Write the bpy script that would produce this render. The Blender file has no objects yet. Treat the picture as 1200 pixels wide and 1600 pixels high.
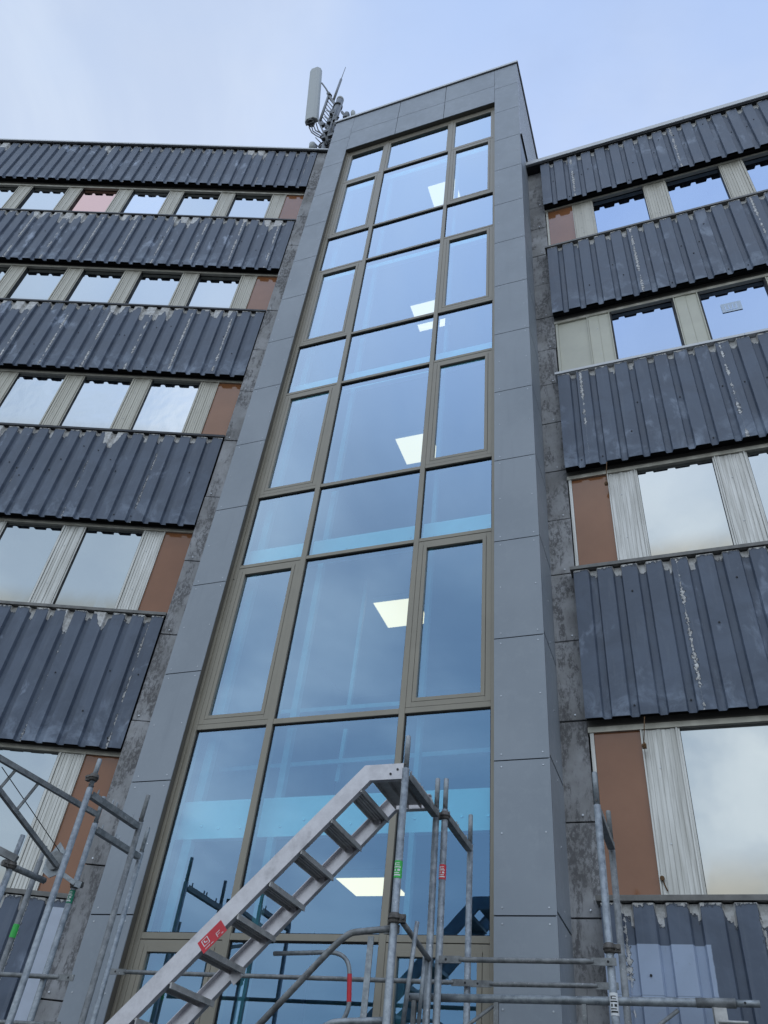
import bpy, bmesh, math, random
from mathutils import Vector, Matrix
random.seed(7)
sc = bpy.context.scene
R_ = math.radians
H0 = 1.70                      # eye height above the ground

# ------------------------------------------------------------------ camera
F_PX = 1232.23
yaw, pitch, roll = R_(24.18), R_(41.067), R_(7.061)
cy, sy, cp, sp = math.cos(yaw), math.sin(yaw), math.cos(pitch), math.sin(pitch)
fw = Vector((-sy*cp, cy*cp, sp)); rt = Vector((cy, sy, 0)); up = rt.cross(fw)
rt2 = rt*math.cos(roll) + up*math.sin(roll); up2 = -rt*math.sin(roll) + up*math.cos(roll)
cam_d = bpy.data.cameras.new('camera'); cam = bpy.data.objects.new('camera', cam_d)
sc.collection.objects.link(cam)
M = Matrix((rt2, up2, -fw)).transposed().to_4x4(); M.translation = Vector((0, 0, H0))
cam.matrix_world = M
cam_d.sensor_fit = 'HORIZONTAL'; cam_d.sensor_width = 36; cam_d.lens = 36*F_PX/1200
cam_d.clip_start = .05; cam_d.clip_end = 3000
sc.camera = cam
def at(px, py, Y):             # point of the photograph (1200 x 1600) at distance Y along +y, relative to the eye
    d = rt2*((px-600)/F_PX) - up2*((py-800)/F_PX) + fw
    d = d*(Y/d.y); return Vector((d.x, d.y, d.z + H0))

# ------------------------------------------------------------------ world and sun
SUN_EL, SUN_AZ = R_(46), R_(-15)   # azimuth measured clockwise from +y
sc.view_settings.view_transform = 'Standard'; sc.view_settings.look = 'None'
sc.view_settings.gamma = 1; sc.view_settings.exposure = 0.08
w = bpy.data.worlds.new('World'); sc.world = w; w.use_nodes = True

class G:
    """small node-graph writer"""
    def __init__(s, nt): s.nt = nt; nt.nodes.clear()
    def n(s, t, **k):
        nd = s.nt.nodes.new(t)
        for a, b in k.items(): setattr(nd, a, b)
        return nd
    def put(s, sock, v):
        if isinstance(v, bpy.types.NodeSocket): s.nt.links.new(v, sock)
        elif v is not None:
            if sock.type in ('RGBA',) and not hasattr(v, '__len__'): v = (v, v, v, 1)
            if sock.type == 'RGBA' and len(v) == 3: v = (*v, 1)
            sock.default_value = v
    def m(s, op, a, b=None, c=None, clamp=False):
        nd = s.n('ShaderNodeMath', operation=op, use_clamp=clamp)
        for i, v in enumerate((a, b, c)): s.put(nd.inputs[i], v)
        return nd.outputs[0]
    def vm(s, op, a, b=None):
        nd = s.n('ShaderNodeVectorMath', operation=op)
        s.put(nd.inputs[0], a); s.put(nd.inputs[1], b)
        return nd.outputs['Value'] if op in ('DOT_PRODUCT', 'LENGTH') else nd.outputs[0]
    def mr(s, v, a, b, c=0., d=1., smooth=True):
        nd = s.n('ShaderNodeMapRange', interpolation_type='SMOOTHSTEP' if smooth else 'LINEAR')
        for k, x in zip(('Value', 'From Min', 'From Max', 'To Min', 'To Max'), (v, a, b, c, d)): s.put(nd.inputs[k], x)
        return nd.outputs[0]
    def noise(s, vec, scale, detail=4, rough=.55, dist=0., col=False):
        nd = s.n('ShaderNodeTexNoise'); s.put(nd.inputs['Vector'], vec)
        for k, x in zip(('Scale', 'Detail', 'Roughness', 'Distortion'), (scale, detail, rough, dist)): s.put(nd.inputs[k], x)
        return nd.outputs['Color' if col else 'Fac']
    def mix(s, f, a, b, mode='MIX'):
        nd = s.n('ShaderNodeMix', data_type='RGBA', blend_type=mode)
        s.put(nd.inputs[0], f); s.put(nd.inputs[6], a); s.put(nd.inputs[7], b)
        return nd.outputs[2]
    def scale(s, vec, xyz):
        nd = s.n('ShaderNodeMapping'); s.put(nd.inputs['Vector'], vec); nd.inputs['Scale'].default_value = xyz
        return nd.outputs[0]
    def pos(s): return s.n('ShaderNodeNewGeometry').outputs['Position']
    def uv(s): return s.n('ShaderNodeUVMap').outputs[0]
    def sep(s, v):
        nd = s.n('ShaderNodeSeparateXYZ'); s.put(nd.inputs[0], v); return nd.outputs
    def bump(s, h, strength=.2, dist=.01):
        nd = s.n('ShaderNodeBump'); s.put(nd.inputs['Height'], h)
        nd.inputs['Strength'].default_value = strength; nd.inputs['Distance'].default_value = dist
        return nd.outputs[0]
    def bsdf(s, col, rough=.5, metal=0., normal=None, spec=.5, emit=None, es=0.):
        p = s.n('ShaderNodeBsdfPrincipled')
        s.put(p.inputs['Base Color'], col); s.put(p.inputs['Roughness'], rough); s.put(p.inputs['Metallic'], metal)
        s.put(p.inputs['Specular IOR Level'], spec)
        if normal is not None: s.put(p.inputs['Normal'], normal)
        if emit is not None: s.put(p.inputs['Emission Color'], emit); s.put(p.inputs['Emission Strength'], es)
        return p.outputs[0]
    def out(s, sh):
        o = s.n('ShaderNodeOutputMaterial'); s.nt.links.new(sh, o.inputs['Surface'])

g = G(w.node_tree)
sky = g.n('ShaderNodeTexSky', sky_type='NISHITA'); sky.sun_disc = False
sky.sun_elevation = SUN_EL; sky.sun_rotation = SUN_AZ
sky.air_density = 1.0; sky.dust_density = 2.0; sky.ozone_density = 1.5
gen = g.n('ShaderNodeTexCoord').outputs['Generated']
x, y, z = g.sep(gen)
zz = g.m('MAXIMUM', z, .06)
pl = g.n('ShaderNodeCombineXYZ'); g.put(pl.inputs[0], g.m('DIVIDE', x, g.m('ADD', zz, .25))); g.put(pl.inputs[1], g.m('DIVIDE', y, g.m('ADD', zz, .25)))
cl = g.noise(pl.outputs[0], 1.3, 6, .5, .35)
cl2 = g.noise(pl.outputs[0], 3.4, 5, .5, .2)
# thin overcast: bright towards the left (+y side) and a whiter bank of cloud low behind the camera, bluer veil overhead
bank = g.m('MULTIPLY', g.mr(y, .25, -.55), g.mr(z, .92, .55))
low = g.mr(z, .42, .08)
base = g.mix(g.mr(g.m('ADD', g.m('MULTIPLY', x, .9), g.m('MULTIPLY', z, .25)), -.55, .35), (.62, .765, .99), (.45, .61, .955))
veil = g.mix(g.m('MULTIPLY', g.mr(cl, .40, .62), .55), base, (.76, .83, .93))
veil = g.mix(g.m('MULTIPLY', g.mr(g.noise(pl.outputs[0], 2.3, 6, .6, .5), .44, .64), .30), veil, (.40, .52, .78))
bankc = g.mix(g.mr(cl, .36, .62), (.42, .51, .61), (.80, .85, .88))
c = g.mix(bank, veil, bankc)
c = g.mix(g.m('MULTIPLY', g.mr(cl2, .42, .68), g.m('MULTIPLY', bank, .55)), c, (.33, .41, .53))
c = g.mix(g.m('MULTIPLY', low, .8), c, (.42, .48, .53))
nsk = g.vm('SCALE', sky.outputs[0]); nd = nsk.node; nd.inputs['Scale'].default_value = .10
# sky behind the camera is raised as added fill light for the facade
lift = g.vm('SCALE', c); g.put(lift.node.inputs['Scale'], g.mr(y, .12, -.35, 1., 1.75)); c = lift
c = g.mix(.86, nsk, c)
bg = g.n('ShaderNodeBackground'); g.put(bg.inputs[0], c); bg.inputs[1].default_value = 1.0
wo = g.n('ShaderNodeOutputWorld'); g.nt.links.new(bg.outputs[0], wo.inputs[0])

sl = bpy.data.lights.new('sun', 'SUN'); sl.energy = .8; sl.angle = R_(20); sl.color = (1, .95, .88)
so = bpy.data.objects.new('sun', sl); sc.collection.objects.link(so)
sd = Vector((math.sin(SUN_AZ)*math.cos(SUN_EL), math.cos(SUN_AZ)*math.cos(SUN_EL), math.sin(SUN_EL)))
so.rotation_euler = sd.to_track_quat('Z', 'Y').to_euler(); so.location = sd*60

# ------------------------------------------------------------------ materials
MT = {}
def mat(name):
    m = bpy.data.materials.new(name); m.use_nodes = True; MT[name] = m
    return G(m.node_tree)

def simple(name, col, rough=.5, metal=0., var=.12, scale=6., spec=.5, bump=0.):
    g = mat(name); p = g.pos()
    n = g.noise(p, scale, 5, .6)
    c = g.mix(g.mr(n, .3, .7), tuple(v*(1-var) for v in col), tuple(min(1, v*(1+var)) for v in col))
    nm = g.bump(g.noise(p, scale*12, 3), bump, .004) if bump else None
    g.out(g.bsdf(c, g.mr(n, .2, .8, rough*.85, min(1, rough*1.15)), metal, nm, spec))
simple('dark_void', (.010, .010, .011), .9, spec=.1)
simple('pale_bar_paint', (.36, .38, .40), .6)
simple('soffit', (.016, .017, .018), .8, spec=.2)
simple('bronze_frame', (.29, .262, .208), .42, .15, .06, 3)
simple('bronze_reveal', (.12, .11, .092), .5, .1, .08, 3)
simple('gasket', (.010, .011, .013), .6)
simple('white_metal', (.62, .63, .63), .4, 0, .06)
simple('coping', (.50, .50, .50), .35, .5, .1, 8)
simple('sill_black', (.022, .023, .026), .4, .2, .3, 10)
simple('sill_grey', (.17, .165, .155), .5, .4, .25, 9)
simple('sill_white', (.66, .67, .68), .4, 0, .05)
simple('cream_panel', (.58, .57, .47), .45, 0, .06, 3)
simple('slab_white', (.78, .80, .80), .6, 0, .05, 3)
simple('interior_wall', (.20, .23, .26), .8, 0, .15, 1)
simple('steel_dark', (.10, .105, .105), .5, .6, .3, 20)
simple('coupler_steel', (.13, .12, .11), .6, .6, .35, 30, bump=.3)
simple('green_tag', (.05, .52, .09), .5, 0, .05)
simple('deep_green_tag', (.01, .22, .12), .5, 0, .05)
simple('red_tag', (.62, .025, .04), .45, 0, .08)
simple('white_tag', (.75, .76, .76), .5, 0, .05)
simple('antenna_shell', (.42, .44, .42), .5, 0, .05, 3)
simple('antenna_steel', (.17, .18, .19), .5, .5, .2, 8)
simple('cable_black', (.012, .012, .013), .5)
simple('rust_hook', (.14, .075, .03), .8, .1, .4, 60)
simple('pale_board', (.52, .57, .66), .5, 0, .05)
simple('rivet', (.55, .57, .6), .3, .7, .05)
simple('sticker', (.55, .66, .80), .5, 0, .04)

# fibre-cement style rainscreen panel of the tower
g = mat('panel_grey'); p = g.pos()
big = g.noise(g.scale(p, (1, 1, .8)), 1.1, 3, .5); fine = g.noise(p, 9, 5, .65); st = g.noise(g.scale(p, (9, 9, .5)), 1.2, 4, .6)
c = g.mix(g.mr(big, .3, .7), (.262, .294, .330), (.305, .338, .375))
c = g.mix(g.m('MULTIPLY', g.mr(fine, .45, .75), .35), c, (.36, .39, .425))
c = g.mix(g.m('MULTIPLY', g.mr(st, .55, .75), .25), c, (.215, .245, .28))
g.out(g.bsdf(c, g.mr(fine, .3, .7, .38, .55), 0, g.bump(g.noise(p, 160, 2), .06, .002)))

# grimy cement panels of the wing pilasters
g = mat('pilaster_cement'); p = g.pos()
n1 = g.noise(g.scale(p, (3.2, 3.2, 1.0)), 1.7, 7, .68, .4); n2 = g.noise(g.scale(p, (1, 1, .5)), 26, 6, .75); n3 = g.noise(p, 2.3, 4, .6)
c = g.mix(g.mr(n3, .35, .65), (.34, .335, .33), (.47, .47, .48))
n4 = g.noise(g.scale(p, (1, 1, .55)), 30, 5, .75)
c = g.mix(g.m('MULTIPLY', g.m('MULTIPLY', g.mr(n1, .46, .56), g.mr(n4, .40, .56)), .72), c, (.085, .080, .082))
c = g.mix(g.m('MULTIPLY', g.mr(g.noise(p, 1.3, 3, .5), .45, .60), .28), c, (.15, .145, .145))
c = g.mix(g.m('MULTIPLY', g.mr(n2, .52, .72), .5), c, (.12, .115, .12))
c = g.mix(g.m('MULTIPLY', g.mr(n2, .44, .30), .25), c, (.5, .5, .5))
g.out(g.bsdf(c, .8, 0, g.bump(n2, .35, .004), .3))

# flaking dark coated corrugated sheet.  UV: u = metres along, v = metres below the top edge
PER = .2575
def corrugated(name, patch, joint_every, tint=0., bleach=None, vdeep=.13, scuff=.60):
    g = mat(name); uv = g.uv(); u, v, _ = g.sep(uv); p = g.pos()
    q = g.m('FRACT', g.m('DIVIDE', u, PER))                     # rib 0-.66, valley .72-.96
    val = g.m('MULTIPLY', g.mr(q, .60, .74), g.mr(q, 1.0, .97))
    jn = g.noise(g.scale(uv, (1, 1, 1)), 17, 4, .7)
    cell = g.m('FLOOR', g.m('DIVIDE', g.m('ADD', u, .03), PER))
    wn = g.n('ShaderNodeTexWhiteNoise', noise_dimensions='1D'); g.put(wn.inputs['W'], cell)
    wide = g.noise(g.scale(uv, (1, .0, 1)), 1.1, 3, .6)
    t = g.m('ADD', .012, g.m('MULTIPLY', val, g.m('ADD', .035, g.m('MULTIPLY', wn.outputs[0], vdeep))))
    t = g.m('ADD', t, g.m('MULTIPLY', g.mr(wide, patch, patch+.05), .24))
    t = g.m('ADD', t, g.m('MULTIPLY', g.m('SUBTRACT', jn, .5), .16))
    peel = g.mr(g.m('SUBTRACT', t, v), -.003, .003)
    rim = g.m('MULTIPLY', g.mr(g.m('ABSOLUTE', g.m('SUBTRACT', g.m('SUBTRACT', t, v), -.008)), .012, .004), .8)
    # lap joints: ragged pale and black flakes running down every few ribs
    jf = g.m('FRACT', g.m('DIVIDE', g.m('ADD', u, PER*1.30), PER*joint_every))
    jd = g.m('ABSOLUTE', g.m('SUBTRACT', g.m('MULTIPLY', g.m('SUBTRACT', jf, .5), PER*joint_every), g.m('MULTIPLY', g.m('SUBTRACT', g.noise(uv, 26, 3, .7), .5), .05)))
    amt = g.mr(g.noise(g.scale(uv, (.8, 1.3, 1)), 2.6, 3, .6), .42, .56)
    jw = g.m('MULTIPLY', g.mr(g.noise(uv, 30, 2, .7), .38, .60, .0, .023), amt)
    joint = g.mr(g.m('SUBTRACT', jw, jd), -.002, .002)
    jblk = g.m('MULTIPLY', g.mr(g.m('SUBTRACT', g.m('ADD', jw, .009), jd), -.002, .002), amt)
    # coat colour with chalky scuffs and vertical wash marks
    n1 = g.noise(p, 1.7, 6, .62, .8); n2 = g.noise(g.scale(uv, (16, 1.2, 1)), 1.3, 5, .6); n3 = g.noise(p, 26, 4, .7)
    c = g.mix(g.mr(n1, .35, .65), (.074+tint, .096+tint, .138+tint), (.112+tint, .140+tint, .192+tint))
    c = g.mix(g.m('MULTIPLY', g.mr(n2, .5, .72), .30), c, (.17, .195, .235))
    blot = g.m('MULTIPLY', g.mr(g.noise(g.scale(p, (1.2, 1.2, .6)), 2.8, 6, .62, .4), .56, .70), g.mr(g.noise(p, .7, 2, .5), .44, .58))
    c = g.mix(g.m('MULTIPLY', blot, scuff), c, (.52, .60, .74))
    chalk = g.m('MULTIPLY', g.mr(v, 1.15, 1.85), g.mr(g.noise(p, 3.6, 6, .65, .6), .44, .70))
    c = g.mix(g.m('MULTIPLY', chalk, .45), c, (.42, .50, .62))
    if bleach is not None:
        ub, lim = bleach
        du = g.m('ADD', g.m('SUBTRACT', u, ub), g.m('MULTIPLY', g.m('SUBTRACT', jn, .5), .02))
        bl = g.m('MULTIPLY', g.m('MULTIPLY', g.mr(v, .300, .306), g.mr(du, lim+.01, lim)), g.mr(n1, .2, .8, .75, 1.))
        bl = g.m('MULTIPLY', bl, g.m('SUBTRACT', 1., g.m('MULTIPLY', g.mr(g.m('ABSOLUTE', g.m('SUBTRACT', v, .655)), .005, .001), .5)))
        bl = g.m('MULTIPLY', bl, g.mr(v, .66, .75, 1., .6))
        c = g.mix(bl, c, (.40, .48, .62))
    c = g.mix(g.m('MULTIPLY', g.mr(n3, .60, .75), .22), c, (.20, .22, .25))
    c = g.mix(g.m('MULTIPLY', jblk, .85), c, (.012, .012, .014))
    c = g.mix(g.m('MULTIPLY', rim, .75), c, (.012, .012, .014))
    under = g.mix(g.mr(g.noise(p, 14, 5, .7), .3, .7), (.40, .385, .36), (.72, .72, .71))
    c = g.mix(g.m('MAXIMUM', peel, joint), c, under)
    g.out(g.bsdf(c, g.mr(n1, .3, .7, .42, .60), 0, g.bump(g.m('ADD', g.m('MULTIPLY', n3, .4), g.m('MAXIMUM', peel, joint)), .3, .003), .5))
corrugated('sheet_worn', .56, 4)
corrugated('sheet_flaked', .50, 3)
corrugated('sheet_plain', .80, 7, scuff=.30)
corrugated('sheet_bleached', .62, 4, bleach=(PER*44, .80), vdeep=.22)

# extruded aluminium mullion panel, weathered
g = mat('alu_panel'); p = g.pos(); u, v, _ = g.sep(g.uv())
st = g.noise(g.scale(p, (6, 6, .5)), 2.0, 4, .5); n = g.noise(p, 12, 5, .7)
c = g.mix(g.mr(st, .3, .7), (.455, .43, .36), (.52, .495, .42))
c = g.mix(g.m('MULTIPLY', g.mr(n, .55, .75), .4), c, (.24, .225, .19))
g.out(g.bsdf(c, .45, .35, g.bump(st, .1, .002)))
g = mat('alu_bright'); p = g.pos()
st = g.noise(g.scale(p, (14, 14, .7)), 2.0, 5, .6)
g.out(g.bsdf(g.mix(g.mr(st, .3, .7), (.46, .45, .41), (.70, .69, .65)), .4, .4))

def brown(name, a, b, rough):
    g = mat(name); p = g.pos(); n = g.noise(p, 2.2, 5, .6)
    g.out(g.bsdf(g.mix(g.mr(n, .3, .7), a, b), rough, 0, None, .6))
brown('brown_panel', (.275, .115, .050), (.315, .135, .062), .10)

# coated window glass of the old wings: mirror film, slightly wavy, dirt along the bottom
def film(name, tint, refl, wav, dirt=.3):
    g = mat(name); p = g.pos(); u, v, _ = g.sep(g.uv())
    h = g.noise(g.scale(p, (1, 1, .8)), 2.4, 2, .5)
    h2 = g.noise(g.scale(p, (3, 3, 1)), 5, 4, .6, 1.)
    nm = g.bump(g.m('ADD', h, g.m('MULTIPLY', h2, wav*.25)), .10+wav, .010+.02*wav)
    gl = g.n('ShaderNodeBsdfGlossy'); gl.inputs['Roughness'].default_value = .015
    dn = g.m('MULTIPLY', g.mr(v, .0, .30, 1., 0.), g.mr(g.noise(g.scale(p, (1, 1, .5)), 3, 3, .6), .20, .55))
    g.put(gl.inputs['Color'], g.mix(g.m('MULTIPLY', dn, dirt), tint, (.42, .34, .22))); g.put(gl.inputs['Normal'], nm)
    df = g.n('ShaderNodeBsdfDiffuse')
    g.put(df.inputs['Color'], g.mix(g.m('MULTIPLY', g.mr(g.noise(p, 7, 6, .7, .5), .5, .75), .5), (.03, .035, .04), (.20, .22, .24)))
    lw = g.n('ShaderNodeLayerWeight'); lw.inputs['Blend'].default_value = .5
    f = g.mr(lw.outputs['Facing'], 0., 1., refl, min(1, refl+.35), False)
    mx = g.n('ShaderNodeMixShader'); g.put(mx.inputs[0], f); g.nt.links.new(df.outputs[0], mx.inputs[1]); g.nt.links.new(gl.outputs[0], mx.inputs[2])
    g.out(mx.outputs[0])
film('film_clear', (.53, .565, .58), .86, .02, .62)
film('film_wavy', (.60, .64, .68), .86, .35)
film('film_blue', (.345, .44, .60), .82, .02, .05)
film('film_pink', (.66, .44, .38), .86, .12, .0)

# blue solar-control glazing of the tower: strong view-dependent reflection, tinted view of the inside
g = mat('tower_glass'); p = g.pos()
lw = g.n('ShaderNodeLayerWeight'); lw.inputs['Blend'].default_value = .5
t = g.m('POWER', lw.outputs['Facing'], 1.15)
rc = g.mix(t, (.085, .172, .285), (.64, .71, .77))
gl = g.n('ShaderNodeBsdfGlossy'); gl.inputs['Roughness'].default_value = .0; g.put(gl.inputs['Color'], rc)
g.put(gl.inputs['Normal'], g.bump(g.noise(g.scale(p, (1, 1, .7)), .9, 1, .4), .03, .01))
tr = g.n('ShaderNodeBsdfTransparent'); g.put(tr.inputs[0], g.mix(t, (.40, .74, .78), (.0, .04, .06)))
ad = g.n('ShaderNodeAddShader'); g.nt.links.new(gl.outputs[0], ad.inputs[0]); g.nt.links.new(tr.outputs[0], ad.inputs[1])
g.out(ad.outputs[0])

# galvanised tube, aluminium
def galv(name, a, b, metal, rough, sc_=24):
    g = mat(name); p = g.pos()
    n = g.noise(p, sc_, 5, .7); n2 = g.noise(p, 5, 4, .6)
    c = g.mix(g.mr(n, .32, .68), a, b)
    c = g.mix(g.m('MULTIPLY', g.mr(n2, .52, .7), .45), c, tuple(v*.45 for v in a))
    c = g.mix(g.m('MULTIPLY', g.mr(g.noise(p, 46, 3, .6), .66, .72), .7), c, (.62, .62, .60))
    g.out(g.bsdf(c, g.mr(n, .3, .7, rough*.8, rough*1.25), metal, g.bump(n, .15, .002)))
galv('galvanised', (.22, .245, .265), (.40, .43, .45), .45, .48)
galv('galvanised_old', (.155, .162, .165), (.31, .32, .32), .3, .6, 14)
galv('aluminium', (.52, .50, .52), (.68, .66, .68), .35, .36, 7)
galv('aluminium_dull', (.44, .43, .42), (.58, .57, .55), .2, .5, 16)
g = mat('ceiling_lamp')
g.out(g.bsdf((.3, .3, .3), .5, emit=(1.15, .60, .36), es=1.85))
g = mat('asphalt'); p = g.pos(); n = g.noise(p, 60, 4, .7); n2 = g.noise(p, .6, 4, .6)
g.out(g.bsdf(g.mix(g.mr(n2, .3, .7), (.045, .045, .046), (.075, .074, .072)), .85, 0, g.bump(n, .5, .01)))
simple('roof_felt', (.06, .06, .062), .9)

# ------------------------------------------------------------------ mesh builder and scene helpers
def link(o): sc.collection.objects.link(o); return o
def tag(o, label=None, cat=None, group=None, kind=None):
    for k, v in (('label', label), ('category', cat), ('group', group), ('kind', kind)):
        if v: o[k] = v
    return o
def thing(name, loc, label, cat, group=None):
    o = link(bpy.data.objects.new(name, None)); o.location = loc; o.empty_display_size = .3
    return tag(o, label, cat, group)
WL = {}                                       # world origin of every object made here
def org(o): return Vector(WL.get(o.name, o.location))

class Frame:
    """local frame of a facade: a along it, d into the building, z up (absolute)"""
    def __init__(s, o, ax, dx): s.o, s.ax, s.dx = Vector(o), Vector(ax), Vector(dx)
    def __call__(s, a, d, z): return s.o + s.ax*a + s.dx*d + Vector((0, 0, z + H0))
WF = Frame((0, 0, 0), (1, 0, 0), (0, 1, 0))

class MB:
    def __init__(s, fr=WF): s.v = []; s.f = []; s.mi = []; s.uvs = []; s.fr = fr; s.mats = []; s.cur = 0; s.sm = []
    def use(s, m):
        if m not in s.mats: s.mats.append(m)
        s.cur = s.mats.index(m); return s
    def face(s, idx, uv=None, smooth=False):
        s.f.append(idx); s.mi.append(s.cur); s.uvs.append(uv or [(0, 0)]*len(idx)); s.sm.append(smooth)
    def box(s, a0, a1, d0, d1, z0, z1, uv=False):
        n = len(s.v); f = s.fr
        for a in (a0, a1):
            for d in (d0, d1):
                for z in (z0, z1): s.v.append(f(a, d, z))
        for q in ((0, 1, 5, 4), (2, 6, 7, 3), (0, 2, 3, 1), (4, 5, 7, 6), (1, 3, 7, 5), (0, 4, 6, 2)):
            s.face([n+i for i in q], [((s.v[n+i].x-s.v[n].x), (s.v[n+i].z-s.v[n].z)) for i in q] if uv else None)
        return s
    def prism(s, pts, ext):
        """closed polygon pts (world vectors) extruded along ext"""
        n = len(s.v); k = len(pts); ext = Vector(ext)
        s.v += [Vector(p) for p in pts] + [Vector(p)+ext for p in pts]
        s.face([n+i for i in range(k)][::-1]); s.face([n+k+i for i in range(k)])
        for i in range(k):
            j = (i+1) % k; s.face([n+i, n+j, n+k+j, n+k+i])
        return s
    def bar(s, p0, p1, w, h, upv=(0, 0, 1)):
        p0, p1 = Vector(p0), Vector(p1); t = (p1-p0).normalized(); u = Vector(upv); u = (u - t*u.dot(t)).normalized(); q = t.cross(u)
        n = len(s.v)
        for p in (p0, p1):
            for a, b in ((-1, -1), (1, -1), (1, 1), (-1, 1)): s.v.append(p + q*(a*w/2) + u*(b*h/2))
        for f in ((0, 1, 2, 3), (7, 6, 5, 4), (0, 4, 5, 1), (1, 5, 6, 2), (2, 6, 7, 3), (3, 7, 4, 0)): s.face([n+i for i in f])
        return s
    def tube(s, pts, r, n=14, caps=True, hollow=False):
        pts = [Vector(p) for p in pts]; rs = r if hasattr(r, '__len__') else [r]*len(pts)
        t0 = (pts[1]-pts[0]).normalized(); u = t0.orthogonal().normalized(); base = len(s.v)
        for i, p in enumerate(pts):
            if i == 0: t = t0
            elif i == len(pts)-1: t = (pts[i]-pts[i-1]).normalized()
            else: t = ((pts[i+1]-pts[i]).normalized() + (pts[i]-pts[i-1]).normalized()).normalized()
            u = (u - t*u.dot(t)).normalized(); q = t.cross(u)
            for k in range(n):
                a = 2*math.pi*k/n; s.v.append(p + (u*math.cos(a) + q*math.sin(a))*rs[i])
        for i in range(len(pts)-1):
            for k in range(n):
                a, b = base+i*n+k, base+i*n+(k+1) % n
                s.face([a, b, b+n, a+n], smooth=True)
        if caps:
            s.face([base+k for k in range(n)][::-1]); e = base+(len(pts)-1)*n; s.face([e+k for k in range(n)])
        return s
    def build(s, name, parent=None, bevel=0., matname=None):
        o_ = org(parent) if parent else Vector((0, 0, 0))
        if parent is None and s.v:
            o_ = sum((Vector(v) for v in s.v), Vector())/len(s.v); o_.z = min(v.z for v in s.v)
        me = bpy.data.meshes.new(name)
        me.from_pydata([tuple(Vector(v)-o_) for v in s.v], [], s.f)
        if matname: s.mats = [matname]
        for m in s.mats: me.materials.append(MT[m])
        uvl = me.uv_layers.new(name='UVMap').data; k = 0
        for i, pl in enumerate(me.polygons):
            pl.material_index = s.mi[i] if not matname else 0; pl.use_smooth = s.sm[i]
            for t in s.uvs[i]: uvl[k].uv = t; k += 1
        bm = bmesh.new(); bm.from_mesh(me); bmesh.ops.recalc_face_normals(bm, faces=bm.faces); bm.to_mesh(me); bm.free()
        o = link(bpy.data.objects.new(name, me))
        if parent: o.parent = parent
        else: o.location = o_
        WL[o.name] = tuple(o_)
        if bevel:
            b = o.modifiers.new('bevel', 'BEVEL'); b.width = bevel; b.segments = 2; b.limit_method = 'ANGLE'; b.angle_limit = R_(40)
        return o
def arc(p0, pc, p1, n=6, cut=.35):
    """rounded corner at pc between p0 and p1: returns points"""
    p0, pc, p1 = Vector(p0), Vector(pc), Vector(p1); a = pc+(p0-pc)*cut; b = pc+(p1-pc)*cut
    return [a*(1-t)**2 + pc*2*t*(1-t) + b*t*t for t in [i/n for i in range(n+1)]]

# ------------------------------------------------------------------ ground
GZ = -H0
b = MB().use('asphalt'); b.v = [Vector(v) for v in ((-600, -600, 0), (600, -600, 0), (600, 600, 0), (-600, 600, 0))]; b.face([0, 1, 2, 3])
tag(b.build('ground'), 'grey asphalt yard at the foot of the building', kind='structure')

# ------------------------------------------------------------------ old wings
K = 1.012
TH = R_(18.9)
LF = Frame((0, 0, 0), (math.cos(TH)*K, math.sin(TH)*K, 0), (-math.sin(TH)*K, math.cos(TH)*K, 0))
RF = Frame((0, 0, 0), (K, 0, 0), (0, K, 0))
for F in (LF, RF):
    F.__class__ = type('FK', (Frame,), {'__call__': lambda s, a, d, z: s.o + s.ax*a + s.dx*d + Vector((0, 0, z*K + H0))})

def sheet(fr, a0, sgn, length, d, z0, z1, rib0):
    """corrugated sheet starting at the pilaster end a0 and running sgn*length; ribs stand proud towards the viewer"""
    b = MB(fr); prof = []; a = 0.
    rib, slope, val, dep = .160, .0165, .0645, .046
    seq = []
    while a < length:
        seq += [(a, 0), (a+rib, 0), (a+rib+slope, dep), (a+rib+slope+val, dep)]; a += PER
    seq.append((a, 0)); seq = [(min(x, length), y) for x, y in seq]
    nz = 2; zs = [z0 + (z1-z0)*i/nz for i in range(nz+1)]
    th = .004
    for lay in (0, 1):
        for (x, y) in seq:
            for z in zs: b.v.append(fr(a0+sgn*x, d+y+lay*th, z))
    m = len(seq); k = nz+1
    for lay in (0, 1):
        o = lay*m*k
        for i in range(m-1):
            for j in range(nz):
                q = [o+i*k+j, o+(i+1)*k+j, o+(i+1)*k+j+1, o+i*k+j+1]
                t = [(seq[i][0], z1-zs[j]), (seq[i+1][0], z1-zs[j]), (seq[i+1][0], z1-zs[j+1]), (seq[i][0], z1-zs[j+1])]
                b.face(q, [(x+rib0, y) for x, y in t])
    for i in range(m-1):
        for j, zz_ in ((0, z0), (nz, z1)):
            b.face([i*k+j, (i+1)*k+j, m*k+(i+1)*k+j, m*k+i*k+j], [(rib0+seq[i][0], 1.5)]*4)
    for i in (0, m-1):
        for j in range(nz): b.face([i*k+j, i*k+j+1, m*k+i*k+j+1, m*k+i*k+j], [(rib0, 1.)]*4)
    return b

def disc(b, fr, a, d, z, r, th=.006):
    n = len(b.v); N = 8
    for dd in (d, d-th):
        for k in range(N): b.v.append(fr(a+r*math.cos(2*math.pi*k/N), dd, z+r*math.sin(2*math.pi*k/N)))
    b.face([n+N+k for k in range(N)])
    for k in range(N): b.face([n+k, n+(k+1) % N, n+N+(k+1) % N, n+N+k])

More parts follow.
